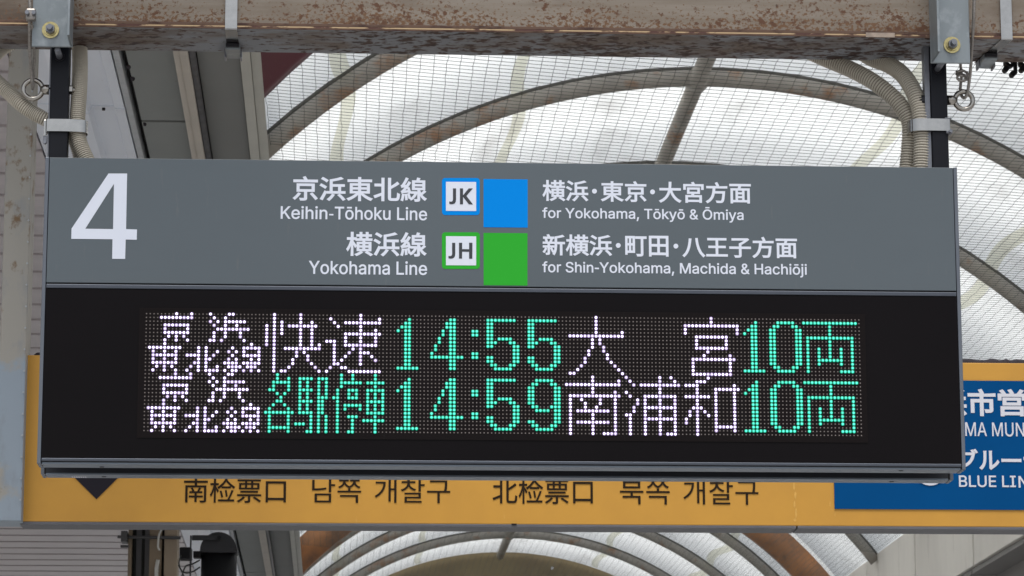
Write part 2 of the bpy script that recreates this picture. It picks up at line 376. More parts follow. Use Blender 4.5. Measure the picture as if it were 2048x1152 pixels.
tag(MB().box((4.40, Y0, 3.3), (6.4, 33, 4.9)).build('upper_storey', M['roofing']), 'grey building mass behind the right hand fascia panels', 'building')

# ---- left canopy ceiling (underside at z = 4.6)
CZ = 4.6
ceil = empty('slatted_ceiling', (-3, 12, CZ), 'lilac grey slatted canopy ceiling at far left, receding behind the steel post', 'ceiling')
SP = .3765; s0 = MB()
s0.prism([(0, CZ+.002), (.006, CZ), (SP-.02, CZ+.006), (SP-.005, CZ+.011), (SP-.005, CZ+.04), (0, CZ+.04)], 'x', -4.6, -1.49)
s0 = s0.build('slat', M['slat'], ceil); s0.location.y += 5.30-SP*6
for k in range(1, 82): clone(s0, 'slat', ceil, (0, SP*k, 0))
MB().box((-4.6, 2.8, CZ+.055), (-1.49, 34, CZ+.06)).build('backing', M['cavity'], ceil)
tag(MB().box((-4.9, 2.5, CZ+.10), (-.70, 34.5, CZ+.22)).build('canopy_deck', M['roofing']), 'roof deck over the left hand slatted ceiling and soffit boards', 'roof')

gut = empty('gutter_fascia', (-1.3, 10, CZ), 'pale blue folded metal gutter casing between the slats and grey boards', 'gutter')
prof = [(-1.482, CZ+.09), (-1.482, CZ), (-1.36, CZ-.004), (-1.300, CZ-.035), (-1.262, CZ-.035), (-1.250, CZ-.006), (-1.172, CZ-.006), (-1.166, CZ-.016), (-1.133, CZ-.016), (-1.130, CZ+.09)]
yj = PZ(205, 217, CZ-.01).y
g0 = MB().prism(prof, 'y', 0, 3.594).build('casing', M['gutter'], gut); g0.location.y += yj-3.6
for k in range(1, 9): clone(g0, 'casing', gut, (0, 3.6*k, 0))
for k in range(0, 9):
    bb = MB().prism([(x*1.0+(.002 if x > -1.3 else -.002), z-.005) for x, z in prof], 'y', yj-3.6+3.6*k-.035, yj-3.6+3.6*k+.02).build('joint_cover', M['gutter'], gut)
    MB().tube([(-1.208, yj-3.6+3.6*k-.012, CZ-.02), (-1.208, yj-3.6+3.6*k-.012, CZ-.004)], .006, 8).build('screw', M['screw'], gut)

sof = empty('soffit', (-.9, 10, CZ), 'grey board soffit with dark joint lines left of the curved roof', 'soffit')
MB().box((-1.128, 2.8, CZ-.012), (-1.106, 34, CZ+.09)).build('edge_strip', M['gutter2'], sof)
MB().box((-1.104, 2.8, CZ+.035), (-1.06, 34, CZ+.09)).build('shadow_gap', M['cavity'], sof)
yb = PZ(330, 245, CZ).y
b0 = MB().box((-1.086, 0, CZ), (-.922, 3.570, CZ+.03), .002).build('board', M['board'], sof); b0.location.y += yb-3.6
for k in range(1, 9): clone(b0, 'board', sof, (0, 3.6*k, 0))
MB().box((-1.086, 2.8, CZ+.034), (-.702, 34, CZ+.04)).build('backing', M['cavity'], sof)
b0 = MB().box((-.846, 0, CZ), (-.702, 4.99, CZ+.03), .002).build('side_board', M['board2'], sof); b0.location.y += 18.8-15
for k in (-1, 1, 2, 3, 4, 5): clone(b0, 'side_board', sof, (0, 5*k, 0))
tag(MB().box((-.918, 2.8, CZ-.045), (-.868, 34, CZ+.02), .004).box((-.8985, 2.79, CZ-.0475), (-.8975, 34, CZ-.044)).build('beige_runner', M['beige']), 'beige box runner fixed along the grey soffit boards', 'beam')
tag(MB().tube([(-.858, 2.8, CZ-.026), (-.858, 34, CZ-.026)], .0135, 14).build('conduit_pipe', M['darkpipe']), 'dark conduit pipe running beside the beige runner on the soffit', 'pipe')
ch = MB().prism([(-.699, CZ-.02), (-.664, CZ-.02), (-.664, CZ+.06), (-.72, 5.25), (-.74, 5.25), (-.699, CZ+.06)], 'y', 2.8, 34).prism([(-.6625, CZ-.012), (-.628, CZ-.012), (-.688, 5.22), (-.7185, 5.22), (-.6625, CZ+.06)], 'y', 2.81, 34)
tag(ch.build('cream_channel', M['channel']), 'cream painted edge channel between grey soffit and curved roof', 'beam')
b = MB()
for k in range(26):     # cobwebs and dirt along the shadow gap
    Y = 3.2+random.random()*9; s_ = .004+random.random()*.006; x = -1.088+random.gauss(0, .004)
    b.tube([(x, Y, CZ+.004), (x+random.gauss(0, .003), Y+s_*2, CZ-.006)], s_, 5)
o = b.build('dirt_clumps', M['dust'], sof); tag(o, kind='stuff')

# ------------------------------------------------------------------ yellow guidance sign, depth 3
YS = 3.0
ys_ = empty('guidance_sign', (.6, YS, 2.88), 'long yellow hanging station sign with blue panel, half hidden behind the departure board', 'sign')
xl = P(48, 900, YS).x; zb = P(45, 1043, YS).z; zt = P(55, 710, YS).z
MB().box((xl, YS, zb), (2.45, YS+.11, zt), .002).build('face_panel', M['yellow'], ys_)
MB().box((xl-.002, YS-.001, zb-.009), (1.045, YS+.112, zb-.0005), .001).box((1.049, YS-.001, zb-.009), (2.45, YS+.112, zb-.0005), .001).build('bottom_rail', M['sign_rail'], ys_)
MB().box((xl-.006, YS+.001, zb-.008), (xl-.0005, YS+.111, zt+.002)).build('side_rail', M['sign_rail'], ys_)
bl = P(1669, 1018, YS); bt = P(2000, 762, YS)
MB().box((bl.x, YS-.004, bl.z), (2.42, YS-.001, bt.z)).build('blue_panel', M['sign_blue'], ys_)
for (px, py) in ((1028, 1048),): MB().box(P(px-5, py-1, YS-.003), P(px+5, py+3, YS+.0)).build('screw', M['screw'], ys_)
q = [P(192.9-70, 929, YS), P(192.9+70, 929, YS), P(192.9, 998.6, YS)]
MB().prism([(v.x, v.z) for v in q], 'y', YS-.003, YS-.0008).build('down_arrow', M['sign_black'], ys_)
c = P(1859, 938, YS); r = 34.4*(YS-CAM.y)/FPX
MB().prism([(c.x+r*math.cos(2*PI*k/40), c.z+r*math.sin(2*PI*k/40)) for k in range(40)], 'y', YS-.007, YS-.0045).build('route_disc', M['sign_white'], ys_)
st = MB()
for (px, py, hw, hh) in ((1588, 972, 2, 9), (1591, 990, 2.6, 8), (1589, 1008, 2, 9), (1592, 1026, 2.4, 12), (1590, 1040, 3.5, 4), (1660, 1008, 1.2, 7), (1670, 1028, 1.0, 6)):
    pts = [P(px+hw*(.6+.4*random.random())*math.cos(k*PI/5), py+hh*(.7+.3*random.random())*math.sin(k*PI/5), YS) for k in range(10)]
    st.prism([(v.x, v.z) for v in pts], 'y', YS-.0007, YS-.0002)
st.build('peeled_patch', M['peel'], ys_)['kind'] = 'stuff'
b = MB(); x = 1.45          # dirt lying along the top edge
for (xa, xb, h) in ((1.30, 2.45, .016), (-1.285, -1.245, .013)):
    n = int((xb-xa)/.012)+2
    pts = [(xa+(xb-xa)*k/n, YS+.03, zt+.004) for k in range(n+1)]
    b.tube(pts, [h*(.55+.45*random.random())*(.3 if k in (0, n) else 1) for k in range(n+1)], 7)
o = b.build('dirt_pile', M['dust'], ys_); tag(o, kind='stuff')

# ---- steel hanger post left of it
p0 = P(2, 900, YS-.05); p1 = P(47, 900, YS-.05)
pb = MB().box((p1.x-.079, YS-.06, zb-.006), (p1.x, YS+.08, 4.59), .003)
hp = pb.build('hanger_post', M['zinc_post']); tag(hp, 'wide grey steel post with rust stains hanging at the far left edge', 'post')
b = MB()
for k in range(22):
    q = P(47.5, 1000-43*k, YS-.06); b.tube([(p1.x-.004, YS-.066, q.z), (p1.x-.004, YS-.06, q.z)], .003, 6)
b.build('rivet_line', M['gutter2'], hp)['kind'] = 'stuff'

# ------------------------------------------------------------------ lettering
FONTP = os.path.join(bpy.utils.system_resource('DATAFILES', path='fonts'), 'Inter.woff2')
try: INTER = bpy.data.fonts.load(FONTP)
except Exception: INTER = None
def text_mesh(body, latin, off):
    """outline of the text, filled by winding number (the variable font's strokes overlap)"""
    c = bpy.data.curves.new('lettering', 'FONT')
    if latin and INTER: c.font = INTER
    c.body = body; c.resolution_u = 5; c.fill_mode = 'NONE'
    o = bpy.data.objects.new('lettering', c); COL.objects.link(o)
    bpy.context.view_layer.update()
    dg = bpy.context.evaluated_depsgraph_get(); me = bpy.data.meshes.new_from_object(o.evaluated_get(dg))
    bpy.data.objects.remove(o); bpy.data.curves.remove(c)
    nxt = {}
    for e in me.edges: nxt.setdefault(e.vertices[0], []).append(e.vertices[1])
    co = [Vector((v.co.x, v.co.y)) for v in me.vertices]; ed = [(e.vertices[0], e.vertices[1]) for e in me.edges]
    prv = {}
    for i, js in nxt.items():
        for j in js: prv[j] = i
    area = sum(co[i].cross(co[j]) for i, j in ed); sg = 1 if area > 0 else -1
    if off:
        new = [v.copy() for v in co]
        for i in range(len(co)):
            if i not in nxt or i not in prv: continue
            d0 = co[i]-co[prv[i]]; d1 = co[nxt[i][0]]-co[i]
            if d0.length < 1e-7 or d1.length < 1e-7: continue
            d0.normalize(); d1.normalize(); n0 = Vector((d0.y, -d0.x))*sg; n1 = Vector((d1.y, -d1.x))*sg
            mdir = n0+n1
            if mdir.length < .3: new[i] = co[i]+n0*off; continue
            mdir.normalize(); new[i] = co[i]+mdir*min(off/max(mdir.dot(n0), .35), off*2)
        co = new
    vs, es, fs, _, _, _ = mathutils.geometry.delaunay_2d_cdt(co, ed, [], 0, 1e-6, False)
    segs = [(co[i], co[j]) for i, j in ed]; ya = [(min(p.y, q.y), max(p.y, q.y)) for p, q in segs]
    # orientation test per glyph: nonzero winding
    keep = []
    for f in fs:
        x = sum(vs[i].x for i in f)/len(f); y = sum(vs[i].y for i in f)/len(f); wn = 0
        for (p, q), (lo, hi) in zip(segs, ya):
            if lo <= y < hi:
                t = (y-p.y)/(q.y-p.y)
                if p.x+t*(q.x-p.x) > x: wn += 1 if q.y > p.y else -1
        if wn*sg > 0: keep.append(tuple(f))
    m2 = bpy.data.meshes.new('lettering'); m2.from_pydata([(v.x, v.y, 0) for v in vs], [], keep); m2.update()
    bm = bmesh.new(); bm.from_mesh(m2); bmesh.ops.delete(bm, geom=[v for v in bm.verts if not v.link_faces], context='VERTS'); bm.to_mesh(m2); bm.free()
    bpy.data.meshes.remove(me); return m2
def lettering(body, L, R, T, B, Y, yoff, mt, parent, latin=False, off=.012, name='lettering'):
    me = text_mesh(body, latin, off)
    xs = [v.co.x for v in me.vertices]; zs = [v.co.y for v in me.vertices]
    x0, x1, z0, z1 = min(xs), max(xs), min(zs), max(zs)
    X0 = P(L, (T[1]+B[1])/2, Y).x; X1 = P(R, (T[1]+B[1])/2, Y).x; Z1 = P(*T, Y).z; Z0 = P(*B, Y).z
    for v in me.vertices:
        v.co = (X0+(v.co.x-x0)/(x1-x0)*(X1-X0), Y-yoff, Z0+(v.co.y-z0)/(z1-z0)*(Z1-Z0))
    me.materials.clear(); me.materials.append(mt)
    return link(name, me, parent)
def poly(pts, Y, yoff, mt, parent, name):
    """filled outlines with holes, through a bmesh triangle fill"""
    bm = bmesh.new()
    for loop in pts:
        vs = [bm.verts.new((P(x, y, Y).x, Y-yoff, P(x, y, Y).z)) for x, y in loop]
        for a, b_ in zip(vs, vs[1:]+vs[:1]): bm.edges.new((a, b_))
    bmesh.ops.triangle_fill(bm, use_beauty=True, edges=bm.edges[:], normal=(0, -1, 0))
    me = bpy.data.meshes.new(name); bm.to_mesh(me); bm.free(); me.materials.append(mt); return link(name, me, parent)

bw = M['sign_brown']
lettering('南检票口', 367.8, 572, (430, 956), (470, 1005.8), YS, .002, bw, ys_, off=.006)
lettering('남쪽', 624.2, 722.4, (670, 957.5), (670, 1005.8), YS, .002, bw, ys_, off=.001)
lettering('개찰구', 749.3, 900.5, (820, 957.5), (820, 1006), YS, .002, bw, ys_, off=.001)
lettering('北检票口', 984.9, 1185.6, (1080, 957), (1080, 1008), YS, .002, bw, ys_, off=.006)
lettering('북쪽', 1239.8, 1339.4, (1290, 957), (1290, 1009), YS, .002, bw, ys_, off=.001)
lettering('개찰구', 1366.4, 1516.7, (1440, 959), (1440, 1009.5), YS, .002, bw, ys_, off=.001)
sw = M['sign_white']
for chx, l_, r_ in (('横', 1817, 1873), ('浜', 1877, 1933), ('市', 1934.8, 1990.9), ('営', 1995, 2051)):
    lettering(chx, l_, r_, (1962, 778), (1962, 832.8), YS, .0055, sw, ys_, off=.027)
lettering('AMA MUN', 1908, 2048, (1990, 845.6), (1990, 873.4), YS, .0055, sw, ys_, True, .004)
lettering('ブ', 1915, 1955.7, (1950, 898.3), (1950, 937), YS, .0055, sw, ys_, off=.028)
lettering('ル', 1957.2, 1998.2, (1980, 902), (1980, 940.3), YS, .0055, sw, ys_, off=.028)
lettering('ー', 2002.1, 2042.1, (2020, 918), (2020, 924.7), YS, .0055, sw, ys_, off=.012)
lettering('ラ', 2046.5, 2086, (2060, 904), (2060, 942), YS, .0055, sw, ys_, off=.028)
lettering('BLUE LI', 1917.2, 2030.7, (1970, 951.6), (1970, 974.8), YS, .0055, sw, ys_, True, .010)
lettering('NE', 2036.3, 2075, (2050, 952.6), (2050, 976), YS, .0055, sw, ys_, True, .010)

# ------------------------------------------------------------------ departure board
bd = empty('departure_board', (0, .08, 2.613), 'wide platform departure board with grey header, number 4 and LED train times', 'display board')
XB = .9875; ZT, ZB_ = 3.2815, 2.6195
ZH = 3.0075; ZG0, ZG1 = 2.6305, 2.994
for (ya, yb_, xl_, xr_) in ((0.004, .062, -XB, XB), (.160, .214, -.993, .990)):
    xi, xj = xl_+.0085, xr_-.0085
    MB().box((xi+.001, ya+.003, ZB_+.003), (xj-.001, yb_-.008, ZT-.002)).build('housing', M['dark'], bd)
    MB().box((xl_, ya-.004, ZB_-.002), (xi-.0005, yb_, ZT+.001), .0012).build('end_cap', M['cap'], bd)
    MB().box((xj+.0005, ya-.004, ZB_-.002), (xr_, yb_, ZT+.001), .0012).build('end_cap', M['cap'], bd)
    MB().box((xi+.001, ya+.004, ZB_-.0015), (xj-.001, yb_-.001, ZB_+.0028), .0006).build('bottom_cover', M['cover'], bd)
MB().box((-.97, .0555, 3.255), (.97, .1615, 3.279)).build('top_plate', M['dark'], bd)
MB().box((-.9782, 0, ZH), (.9782, .0065, ZT), .0008).build('header_panel', M['header'], bd)
MB().box((-.9782, -.0005, ZG1+.0015), (.9782, .006, ZH-.0035), .001).build('divider_rail', M['frame'], bd)
MB().box((-.9782, 0.001, ZG0+.0005), (.9782, .0065, ZG1)).build('display_window', M['glass'], bd)
MB().box((-.9782, -.001, ZB_+.004), (.9782, .006, ZG0-.001), .001).build('bottom_rail', M['frame'], bd)
for px, py, ya in ((204, 931, .045), (1802, 941, .025), (208, 950, .19), (1783, 961, .19)):
    q = P(px, py, ya); MB().tube([(q.x, ya, ZB_-.0026), (q.x, ya, ZB_)], .0052, 10).build('screw', M['screw'], bd)
b = MB()
for k in range(7):
    q = P(144+4.4*k, 951, .20); b.box((q.x, .190, ZB_-.0020), (q.x+.0026, .206, ZB_-.0016))
b.build('maker_mark', M['sign_white'], bd)

# LED matrix: 192 x 32 dots
QX = .008; QZ = QX*1.01558835; ZC = 2.8151747
def dot(c, r): return ((c-95.5)*QX, ZC-(r-15.5)*QZ)
x0, z1 = dot(-1.9, -1.6); x1, z0 = dot(192.7, 32.9)
MB().box((x0, -.0008, z0), (x1, .0009, z1)).build('led_backplate', M['backplate'], bd)
for k in range(1, 6):
    X = dot(32*k-.5, 0)[0]; MB().box((X-.0002, -.00095, z0), (X+.0002, -.00075, z1)).build('module_joint', M['cavity'], bd)
L1 = ["8 12 17 22-23", "4-12 18 21", "17 19 21-26", "5-11 18 21 24", "5 11 19-27", "5-11 18 21 25", "6 8 10 18 21 25", "5 8 11 17-18 20 26",
      "5 28", "1-9 14 16 23 26-30", "2 5 8 14 16 19 22 24 26 30", "2-8 11-14 16 18 23 26-30", "2 5 8 14 16-17 22 24 28 30", "2-8 13-14 16 21-24 26-30",
      "3 5 7 12 14 16 19 22-25 27-29", "2 5 8 11 14 16-19 21 23-24 26 28 30"]
KS = ["34 41 57", "34 41 49 57 62", "34 36 41 44 50 53-62", "32 34 36 38-45 51 57", "32 34 36 41 44 57 61", "32 34 36 41 44 53-62", "32 34 41 44 53 57 61",
      "32 34 41 44 48-50 53 57 61", "32 34 41 44 46 50 53-61", "34 37-46 50 55 57", "34 40 42 50 54 57-59", "34 40 43 50 53 57 60", "34 39 43 50 52 57 61",
      "34 39 44 50-51 57", "34 38 45 49 52-53", "34 36-37 46 48 54-62"]
KE = ["35 52 55 61", "35 38 41-44 46-48 52 55 61", "34-38 41 43 46 48 52-57 59-63", "34 38 41 43 46 48 52 61", "33-34 38 41-44 46 48 51 54-56 59-63",
      "35 37 41 43 46 48 51 54 56 59 61 63", "36 41 43 46-48 50-51 54-56 59 61 63", "35-36 41-44 46-47 51 59-63", "34 37 41 43 46-47 51 53-57 59 61 63",
      "33 38 41 43 46-47 51 53 57 59 61 63", "32-39 41-44 46-47 51 59-63", "33 38 44 46 48 51 54-56 61", "33 38 44 46 48 51 55 58-63",
      "33 38 40-42 44 46 48 51 55 61", "33-38 44 46 48 51 55 61", "33 38 43-44 46 48 51 54-55 61"]
D1 = ["", "3", "2-3", "1-3", "0 2-3"] + ["2-3"]*9 + ["0-5", ""]
D4 = ["", "5-6", "4-6", "4-6", "3 5-6", "3 5-6", "2 5-6", "2 5-6", "1 5-6", "1 5-6", "0 5-6", "0-8", "5-6", "5-6", "5-6", ""]
DC = ["", "", "", "", "0-1", "0-1", "", "", "", "", "0-1", "0-1", "", "", "", ""]
D5 = ["", "0-7", "0-1", "0-1", "0-1", "0-1", "0-1 3-6", "0-2 6-7", "0-1 7-8", "7-8", "7-8", "0-1 7-8", "0-1 7-8", "1-2 6-7", "2-6", ""]
D9 = ["", "2-6", "1-2 6-7"] + ["0-1 7-8"]*5 + ["1-2 6-8", "2-5 7-8", "7-8", "7-8", "0-1 7-8", "1-2 6-7", "2-6", ""]
D0 = ["", "2-6", "1-2 6-7"] + ["0-1 7-8"]*10 + ["1-2 6-7", "2-6", ""]
RYO = ["", "0-14", "7", "7", "7", "1-13", "1 7 13", "1 7 13", "1 4 7 10 13", "1 4 7 10 13", "1 4 7 10 13", "1 4-10 13", "1 4 10 13", "1 13", "1 10-13", ""]
DAI = ["120", "120", "120", "120", "120 127", "113-127", "119 121", "119 121", "119 122", "118 122", "118 123", "117 123", "117 124", "116 125", "115 126", "113-114 127"]
MIYA = ["151", "151", "144-158", "144 158", "144 158", "147-155", "147 155", "147 155", "147-155", "150", "149 156", "146-157", "146 156", "146 156", "146 156", "146-156"]
NAN = ["119", "119 126", "112-126", "119", "119 125", "113-126", "113 116 121 125", "113 117 121 125", "113 117 120 125", "113 115-123 125", "113 119 125",
       "113 119 125", "113 115-123 125", "113 119 125", "113 119 125", "113 119 122-125"]
URA = ["128 137 140", "129 137 141", "130 132-142", "137", "128 137", "129 133-141", "131 133 137 141", "131 133 137 141", "130 133-141", "130 133 137 141",
       "128-129 133 137 141", "129 133-141", "129 133 137 141", "129 133 137 141", "129 133 137 141", "129 133 137 139-141"]
WA = ["150", "147-149", "144-147 157", "147 152-158", "147 152 157", "144-150 152 157", "147 152 157", "147 152 157", "146-148 152 157", "145 147 149 152 157",
      "145 147 150 152 157", "144 147 152 157", "144 147 152 157", "147 152-157", "147 152 157", "147"]
def cells(rows, r0, c0=0):
    out = []
    for i, s_ in enumerate(rows):
        for t in s_.split():
            a, *bb = t.split('-'); bb = int(bb[0]) if bb else int(a)
            out += [(c, r0+i) for c in range(int(a)+c0, bb+c0+1)]
    return out
chars = []
for r0 in (0, 16):
    allc = cells(L1, r0)
    for (ca, cb, ra, rb) in ((0, 14, 0, 7), (15, 31, 0, 7), (0, 10, 8, 15), (11, 20, 8, 15), (21, 31, 8, 15)):
        chars.append(('w', [q for q in allc if ca <= q[0] <= cb and ra <= q[1]-r0 <= rb]))
a = cells(KS, 0)
chars += [('w', [q for q in a if q[0] <= 46 and not (q[0] == 46 and False)]), ('w', [q for q in a if q[0] > 46])]
a = cells(KE, 16)
for lo, hi in ((32, 39), (40, 48), (49, 57), (58, 63)): chars.append(('g', [q for q in a if lo <= q[0] <= hi]))
for r0, last in ((0, D5), (16, D9)):
    chars += [('g', cells(D1, r0, 67)), ('g', cells(D4, r0, 76)), ('g', [q for q in cells(DC, r0, 87) if q[1]-r0 < 8]), ('g', [q for q in cells(DC, r0, 87) if q[1]-r0 > 8]), ('g', cells(D5, r0, 91)), ('g', cells(last, r0, 102)),
              ('g', cells(D1, r0, 160)), ('g', cells(D0, r0, 167)), ('g', cells(RYO, r0, 176))]
chars += [('w', cells(DAI, 0)), ('w', cells(MIYA, 0)), ('w', cells(NAN, 16)), ('w', cells(URA, 16)), ('w', cells(WA, 16))]
lit = set()
def disc(b, x, z, y, r, n, m=0, r2=None):
    vs = [(x+r*math.cos(2*PI*k/n), y, z+r*math.sin(2*PI*k/n)) for k in range(n)]
    if r2 is None: b.add(vs, [tuple(range(n))], m=m)
    else:
        vs += [(x+r2*math.cos(2*PI*k/n), y+.0006, z+r2*math.sin(2*PI*k/n)) for k in range(n)]
        b.add(vs, [(k, (k+1) % n, n+(k+1) % n, n+k) for k in range(n)], m=m)
for kind, cl in chars:
    b = MB()
    for c, r in cl:
        lit.add((c, r)); x, z = dot(c, r)
        disc(b, x, z, -.0032, .0022, 8, 2 if random.random() < .22 else 0); disc(b, x, z, -.0032, .0022, 8, 1, .0039)
    b.build('led_character', [M['led_'+kind], M['led_'+kind+'h'], M['led_'+kind+'2']], bd)
b = MB()
for c in range(192):
    for r in range(32):
        if (c, r) not in lit:
            x, z = dot(c, r); s_ = .00125
            b.add([(x-s_, -.0015, z-s_), (x+s_, -.0015, z-s_), (x+s_, -.0015, z+s_), (x-s_, -.0015, z+s_)], [(0, 1, 2, 3)])
b.build('unlit_led_dots', M['led_off'], bd)['kind'] = 'stuff'

# header print
z7 = lambda x, y: (550+x/3.938, 340+y/3.938)
z8 = lambda x, y: (1060+x/3.531, 340+y/3.531)
HW = M['white']
def cjk(body, zf, L, R, T, B, off=.020):
    t = zf((L+R)/2, T); bb = zf((L+R)/2, B); lettering(body, zf(L, 0)[0], zf(R, 0)[0], t, bb, 0, .0006, HW, bd, False, off)
cjk('京浜東北線', z7, 138, 1198, 53, 248, .020)
cjk('横浜線', z7, 560, 1196, 488, 682, .020)
lettering('Keihin', 561.4, 654.8, (610, 412.2), (610, 438.6), 0, .0006, HW, bd, True, .010)
poly([[z7(*q) for q in ((427, 346), (460, 346.5), (460, 358.5), (427, 358))]], 0, .0006, HW, bd, 'lettering')
lettering('Tōhoku Line', 669.5, 854.2, (760, 413.6), (760, 440.2), 0, .0006, HW, bd, True, .010)
lettering('Yokohama Line', 617.3, 854.2, (735, 521.9), (735, 549.4), 0, .0006, HW, bd, True, .010)
cjk('横浜', z8, 87, 412, 72, 222); cjk('東京', z8, 498, 823, 78, 226); cjk('大宮方面', z8, 908, 1560, 84, 236, .020)
cjk('新横浜', z8, 87, 580, 455, 607, .020); cjk('町田', z8, 672, 978, 464, 612); cjk('八王子方面', z8, 1075, 1886, 470, 622, .020)
for (x, y) in ((455, 150), (865, 155), (623, 533), (1030, 538)):
    X, Yp = z8(x, y); poly([[(X+4.9*math.cos(2*PI*k/20), Yp+4.9*math.sin(2*PI*k/20)) for k in range(20)]], 0, .0006, HW, bd, 'lettering')
lettering('for Yokohama, Tōkyō & Ōmiya', 1084.6, 1487, (1412, 414.2), (1462, 445.4), 0, .0006, HW, bd, True, .010)
lettering('for Shin', 1084.6, 1186.6, (1120, 523.0), (1120, 545.2), 0, .0006, HW, bd, True, .010)
poly([[z8(*q) for q in ((457, 690), (487, 690.5), (487, 701), (457, 700.5))]], 0, .0006, HW, bd, 'lettering')
lettering('Yokohama, Machida & Hachiōji', 1198.5, 1613.7, (1430, 526.2), (1606, 555.2), 0, .0006, HW, bd, True, .010)
z4 = lambda x, y: (60+x/3.84, 300+y/3.84)
poly([[z4(*q) for q in ((603, 181), (746, 181), (738, 608), (822, 611), (820, 690), (735, 688), (731, 837), (631, 836), (634, 686), (317, 683), (319, 604))],
      [z4(*q) for q in ((645, 260), (638, 608), (425, 605))]], 0, .0007, HW, bd, 'platform_number')
z6 = lambda x, y: (860+x/4.8, 340+y/4.8)
def rrect(x0, y0, x1, y1, r):
    out = []
    for cx_, cy_, a0 in ((x1-r, y0+r, -90), (x1-r, y1-r, 0), (x0+r, y1-r, 90), (x0+r, y0+r, 180)):
        for k in range(7): a = math.radians(a0+15*k); out.append((cx_+r*math.cos(a), cy_+r*math.sin(a)))
    return out
def J(x, y):    # hooked J, top left of its stem at (x, y) in badge pixels
    return [(x, y), (x+30, y), (x+30, y+105), (x+27, y+128), (x+17, y+144), (x, y+151), (x-18, y+152), (x-35, y+149), (x-35, y+125), (x-22, y+128), (x-10, y+126), (x-2, y+118), (x, y+105)]
for nm, (yo, ms) in dict(a=(0, M['blue']), b=(522, M['green'])).items():
    bdg = poly([[z6(*q) for q in rrect(115, 77+yo, 478, 433+yo-(5 if yo else 0), 30)]], 0, .0006, ms, bd, 'line_badge')
    lb = bdg
    poly([[z6(*q) for q in ((153, 114+yo), (443, 116+yo), (443, 395+yo), (153, 393+yo))]], 0, .0011, HW, lb, 'badge_field')
    poly([[z6(*q) for q in J(220 if not yo else 212, 178+yo)]], 0, .0016, M['letter_dark'], lb, 'lettering')
    if not yo:
        K = [(287, 178), (317, 178), (317, 244), (371, 178), (411, 178), (349, 250), (412, 332), (373, 331), (317, 260), (317, 331), (287, 331)]
    else:
        K = [(278, 700), (308, 700), (308, 761), (375, 762), (375, 700), (407, 700), (406, 853), (375, 853), (375, 786), (308, 785), (308, 852), (278, 852)]
    poly([[z6(*q) for q in K]], 0, .0016, M['letter_dark'], lb, 'lettering')
poly([[(966.9, 358), (1055.3, 358.9), (1055.4, 455.4), (967, 454.6)]], 0, .0006, M['blue'], bd, 'line_colour_square')
poly([[(967.1, 465.8), (1054.9, 466.6), (1054.8, 571.2), (967.3, 570.4)]], 0, .0006, M['green'], bd, 'line_colour_square')

# ------------------------------------------------------------------ rusty beam overhead
ZL = 3.5775
bm_ = empty('support_beam', (0, .09, ZL), 'rusty painted steel beam running across the top of the view', 'beam')
b = MB()
n = 60; b.box((-3, 0, ZL+.0095), (3.4, .183, ZL+.25)); b.build('web', M['rust'], bm_)
MB().box((-3, -.0035, ZL+.0025), (3.4, .1855, ZL+.0092), .001).build('flange_edge', M['rust_lip'], bm_)
MB().box((-3, -.0033, ZL-.0006), (3.4, -.0002, ZL+.0023)).build('chipped_edge', M['cream_lip'], bm_)
MB().box((-3, -.0030, ZL-.0042), (3.4, -.0003, ZL-.0008)).build('lower_edge', M['rust_lip'], bm_)
MB().box((-3, 0, ZL-.0045), (3.4, .184, ZL+.002)).build('flange', M['rust_under'], bm_)

a_ = P(1731, 66, 0); c_ = P(1789, 76, 0)
MB().box((a_.x, -.0046, c_.z), (c_.x, -.0037, a_.z)).build('tape_patch', M['tape'], bm_)
def strap(px, wpx, slant, label):
    x0_ = P(px, 40, -.006).x; wd = wpx*(6.86)/FPX*1.0
    t = empty('steel_strap', (x0_+wd/2, 0, ZL), label, 'strap', 'stainless straps round the rusty beam')
    MB().box((x0_, -.0075, ZL-.006), (x0_+wd, -.0045, ZL+.252), .0008).build('front_band', M['stainless'], t)
    b = MB(); s2 = slant
    b.add([(x0_, -.006, ZL-.007), (x0_+wd, -.006, ZL-.007), (x0_+wd+s2, .189, ZL-.007), (x0_+s2, .189, ZL-.007),
           (x0_, -.006, ZL-.0055), (x0_+wd, -.006, ZL-.0055), (x0_+wd+s2, .189, ZL-.0055), (x0_+s2, .189, ZL-.0055)],
          [(0, 1, 2, 3), (4, 5, 6, 7), (0, 1, 5, 4), (2, 3, 7, 6), (1, 2, 6, 5), (3, 0, 4, 7)]).build('under_band', M['stainless'], t)
    xb = x0_+s2*.62
    MB().box((xb-.003, .108, ZL-.020), (xb+wd+.003, .186, ZL-.0075), .002).build('buckle', M['galv'], t)
    MB().box((xb-.001, .10, ZL-.016), (xb+wd+.001, .1075, ZL-.0075), .001).build('buckle_slot', M['screw'], t)
    for s_ in (-.004, wd+.004):
        MB().box((xb+s_-.002, .150, ZL-.026), (xb+s_+.002, .186, ZL-.008), .001).build('buckle_ear', M['bolt'], t)
strap(450, 25.5, 0.0, 'stainless strap round the rusty beam, upright, above the soffit boards')
strap(2001, 24.5, -.022, 'stainless strap round the beam at far right, slanting under it to a buckle')

